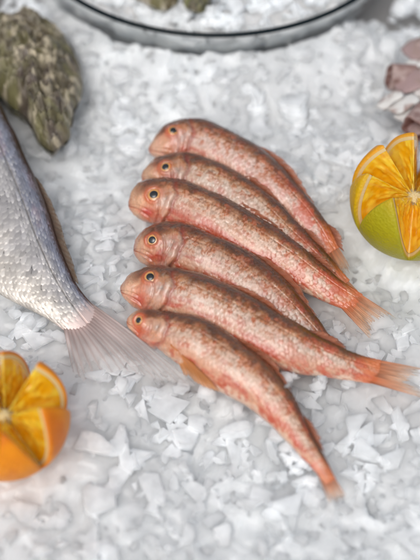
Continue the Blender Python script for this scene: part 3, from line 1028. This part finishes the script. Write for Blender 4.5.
def scatter(name, pos, size, tilt, material, label, cat, base=None):
    VS, FS, o = [], [], 0
    if base is not None:
        VS, FS, o = [base[0]], [base[1][:, [0, 1, 2]], base[1][:, [0, 2, 3]]], len(base[0])
    for k in range(len(pos)):
        V, F_ = TPL[rng.integers(len(TPL))]
        ax = norm(np.array([rng.normal() * tilt, rng.normal() * tilt, 1.0]))
        e1 = norm(np.cross(ax, norm(rng.normal(size=3))))
        e2 = np.cross(ax, e1)
        R = np.stack([e1, e2, ax])
        VS.append((V * size[k]) @ R + pos[k])
        FS.append(F_ + o)
        o += len(V)
    ob = mesh(name, np.vstack(VS), np.vstack(FS), material, sm=False)
    ob.data.materials.append(M_FLAKE)
    nb = 0 if base is None else 2 * len(base[1])
    flag = np.arange(len(ob.data.polygons)) >= nb
    ob.data.polygons.foreach_set('material_index', flag.astype(np.int32))
    ob.data.polygons.foreach_set('use_smooth', ~flag)
    return tag(ob, label, cat, kind='stuff')


NLOOSE = 1700
FISH = [f for _, f in MUL] + [fb]


def blocked(p, s):
    """True where a loose piece would cut through a fish (p: points, s: sizes)"""
    out = np.zeros(len(p), bool)
    for f in FISH:
        c, D, wt, wb = f.c[::8], f.D[::8], f.wt[::8], f.wb[::8]
        d2 = ((c[:, None, :2] - p[None, :, :2])**2).sum(-1)
        k = d2.argmin(0)
        near = np.sqrt(d2.min(0))
        off = ((p - c[k]) * D[k]).sum(-1)
        w = np.where(off > 0, wt[k], wb[k])
        out |= near < w * .92 + s * .12
    return out


OB = [(at(5, 416, .026), .029), (at(414, 197, .026), .031), (at(25, 82, .008), .030), (at(432, 84, .008), .022)]
N = 17000
x, y = rng.uniform(-.150, .150, N), rng.uniform(-.165, .27, N)
size = np.clip(rng.lognormal(math.log(.0044), .50, N), .0016, .012)
pos = np.stack([x, y, bed_h(x, y) + size * rng.uniform(-.06, .10, N)], -1)
ok = np.hypot(x - BC[0], y - BC[1]) > .1185 + size * .6
for q, r_ in OB:
    ok &= np.hypot(x - q[0], y - q[1]) > r_ + size * .2
ok &= ~blocked(pos, size)
for cx, cy, rx, ry, dp in SHADE_DIPS:
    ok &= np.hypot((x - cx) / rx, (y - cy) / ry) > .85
pos, size = list(pos[ok][:NLOOSE]), list(size[ok][:NLOOSE])
# pieces heaped over the sunk tail of the nearest fish and against the bowl wall
for k in range(20):
    q = at(rng.normal(298, 9), rng.normal(462, 16), .003)
    s = rng.uniform(.003, .006)
    pos.append(q + np.array([0, 0, rng.uniform(-.004, .004)]))
    size.append(s)
for px_, py_, z_, s_ in [(285, 380, .017, .0045), (278, 384, .016, .0035), (292, 376, .014, .004), (183, 392, .008, .005), (208, 398, .008, .006), (236, 408, .008, .006),
                         (262, 420, .007, .006), (284, 436, .006, .006), (300, 456, .006, .005), (312, 468, .009, .004), (352, 384, .007, .005), (318, 380, .008, .006), (118, 382, .008, .006), (150, 393, .007, .007),
                         (100, 378, .008, .006), (30, 322, .010, .006), (52, 336, .009, .006), (12, 312, .010, .006), (392, 330, .009, .004), (372, 350, .006, .005), (126, 230, .007, .005), (116, 272, .007, .005)]:
    for q_ in range(3):
        pos.append(at(px_ + rng.normal() * 4, py_ + rng.normal() * 3, z_ - .003 * q_))
        size.append(s_ * rng.uniform(.7, 1.1))
for k in range(300):
    a = rng.uniform(math.pi * 1.0, math.pi * 2.0)
    s = rng.uniform(.003, .008)
    u = abs(rng.normal()) * .016
    pos.append(np.array([BC[0] + (BR + .005 + s * .5 + u) * math.cos(a), BC[1] + (BR + .005 + s * .5 + u) * math.sin(a), .008 * math.exp(-u / .014) - rng.uniform(0, .006)]))
    size.append(s)
scatter('crushed_ice', np.array(pos), size, .18, M_ICE, 'white bed of crushed ice with clear loose pieces, under everything', 'ice', (BED_V, BED_F))

# ice in the bowl: a heaped mass with loose pieces on it, one lot nobody could count
pos, size = [], []
for k in range(1500):
    r_ = (BR - .010) * math.sqrt(rng.uniform(0, 1))
    a = rng.uniform(0, 2 * math.pi)
    s = float(np.clip(rng.lognormal(math.log(.0062), .4), .003, .012))
    r_ = min(r_, BR - .007 - s)
    zt = BZ - .004 + .004 * math.cos(r_ / BR * 1.5)
    pos.append(np.array([BC[0] + r_ * math.cos(a), BC[1] + r_ * math.sin(a), zt - rng.uniform(0, .010)]))
    size.append(s)
scatter('crushed_ice', np.array(pos), size, .6, M_ICE, 'crushed ice heaped inside the glass bowl', 'ice')
th = np.linspace(0, 2 * math.pi, 480, endpoint=False)
prof = [(.0005, -.013)] + [(BR - .0032 - .058 * (1 - math.cos(a)), BZ - .002 - .0435 * math.sin(a)) for a in np.linspace(math.pi / 2, .14, 22)]
top = [(r_, BZ - .009 + .004 * math.cos(r_ / BR * 1.5)) for r_ in np.linspace(BR - .006, .0005, 60)]
prof = prof + top
V = np.array([np.stack([BC[0] + r_ * np.cos(th), BC[1] + r_ * np.sin(th), np.full(480, z)], -1) for r_, z in prof])
nw = len(prof) - 60
ar = np.arctan2(V[:nw, :, 1] - BC[1], V[:nw, :, 0] - BC[0]) * BR
sh_ = 1 - (.002 + .030 * chunks(ar, V[:nw, :, 2], .011, 71, .8) * smooth(0, .05, np.arange(nw) / nw)[:, None])
V[:nw, :, 0] = BC[0] + (V[:nw, :, 0] - BC[0]) * sh_
V[:nw, :, 1] = BC[1] + (V[:nw, :, 1] - BC[1]) * sh_
V[-60:, :, 2] += (chunks(V[-60:, :, 0], V[-60:, :, 1], .012, 61, .8) - .5) * .004
lump = mesh('packed_ice', V.reshape(-1, 3), grid_faces(len(prof), 480, True), M_BED)
tag(lump, 'packed ice filling the glass bowl below the loose pieces', 'ice', kind='stuff')

# ------------------------------------------------------------------ light
SUN_EL, SUN_AZ = math.radians(58), math.radians(205)      # azimuth clockwise from +Y: from the front, a little to the left
w = bpy.data.worlds.new('World')
SC.world = w
w.use_nodes = True
nt = w.node_tree
sky = nt.nodes.new('ShaderNodeTexSky')
sky.sky_type = 'NISHITA'
sky.sun_disc = False
sky.sun_elevation = SUN_EL
sky.sun_rotation = SUN_AZ
sky.air_density = 1.0
sky.dust_density = 4.0
sky.ozone_density = 1.0
bg = nt.nodes['Background']
bg.inputs['Strength'].default_value = .15
hs = nt.nodes.new('ShaderNodeHueSaturation')      # thin cloud: the blue mostly washed out
hs.inputs['Saturation'].default_value = .3
nt.links.new(sky.outputs[0], hs.inputs['Color'])
nt.links.new(hs.outputs[0], bg.inputs['Color'])
sd = bpy.data.lights.new('sun', 'SUN')
sd.energy = .62
sd.angle = math.radians(45)
sd.color = (1.0, .965, .92)
so = bpy.data.objects.new('sun', sd)
COL.objects.link(so)
v = Vector((math.sin(SUN_AZ) * math.cos(SUN_EL), math.cos(SUN_AZ) * math.cos(SUN_EL), math.sin(SUN_EL)))
so.rotation_euler = v.to_track_quat('Z', 'Y').to_euler()
so.location = v * 1.0

# ------------------------------------------------------------------ camera object
cd = bpy.data.cameras.new('camera')
cd.sensor_fit = 'VERTICAL'
cd.sensor_height = 36
cd.lens = 18 / math.tan(VFOV / 2)
cd.clip_start, cd.clip_end = .02, 20
cd.dof.use_dof = True
cd.dof.focus_distance = .505
cd.dof.aperture_fstop = 4.0
co = bpy.data.objects.new('camera', cd)
COL.objects.link(co)
co.location = CAM
co.rotation_euler = (math.pi / 2 - ELEV, 0, 0)
SC.camera = co

SC.view_settings.view_transform = 'Standard'
SC.view_settings.look = 'None'
SC.view_settings.exposure = -0.08
SC.view_settings.gamma = 1
SC.cycles.use_denoising = True
SC.cycles.use_adaptive_sampling = True
SC.cycles.adaptive_threshold = .03
SC.cycles.max_bounces = 9
SC.cycles.transmission_bounces = 12
SC.cycles.transparent_max_bounces = 16
SC.cycles.sample_clamp_indirect = 6
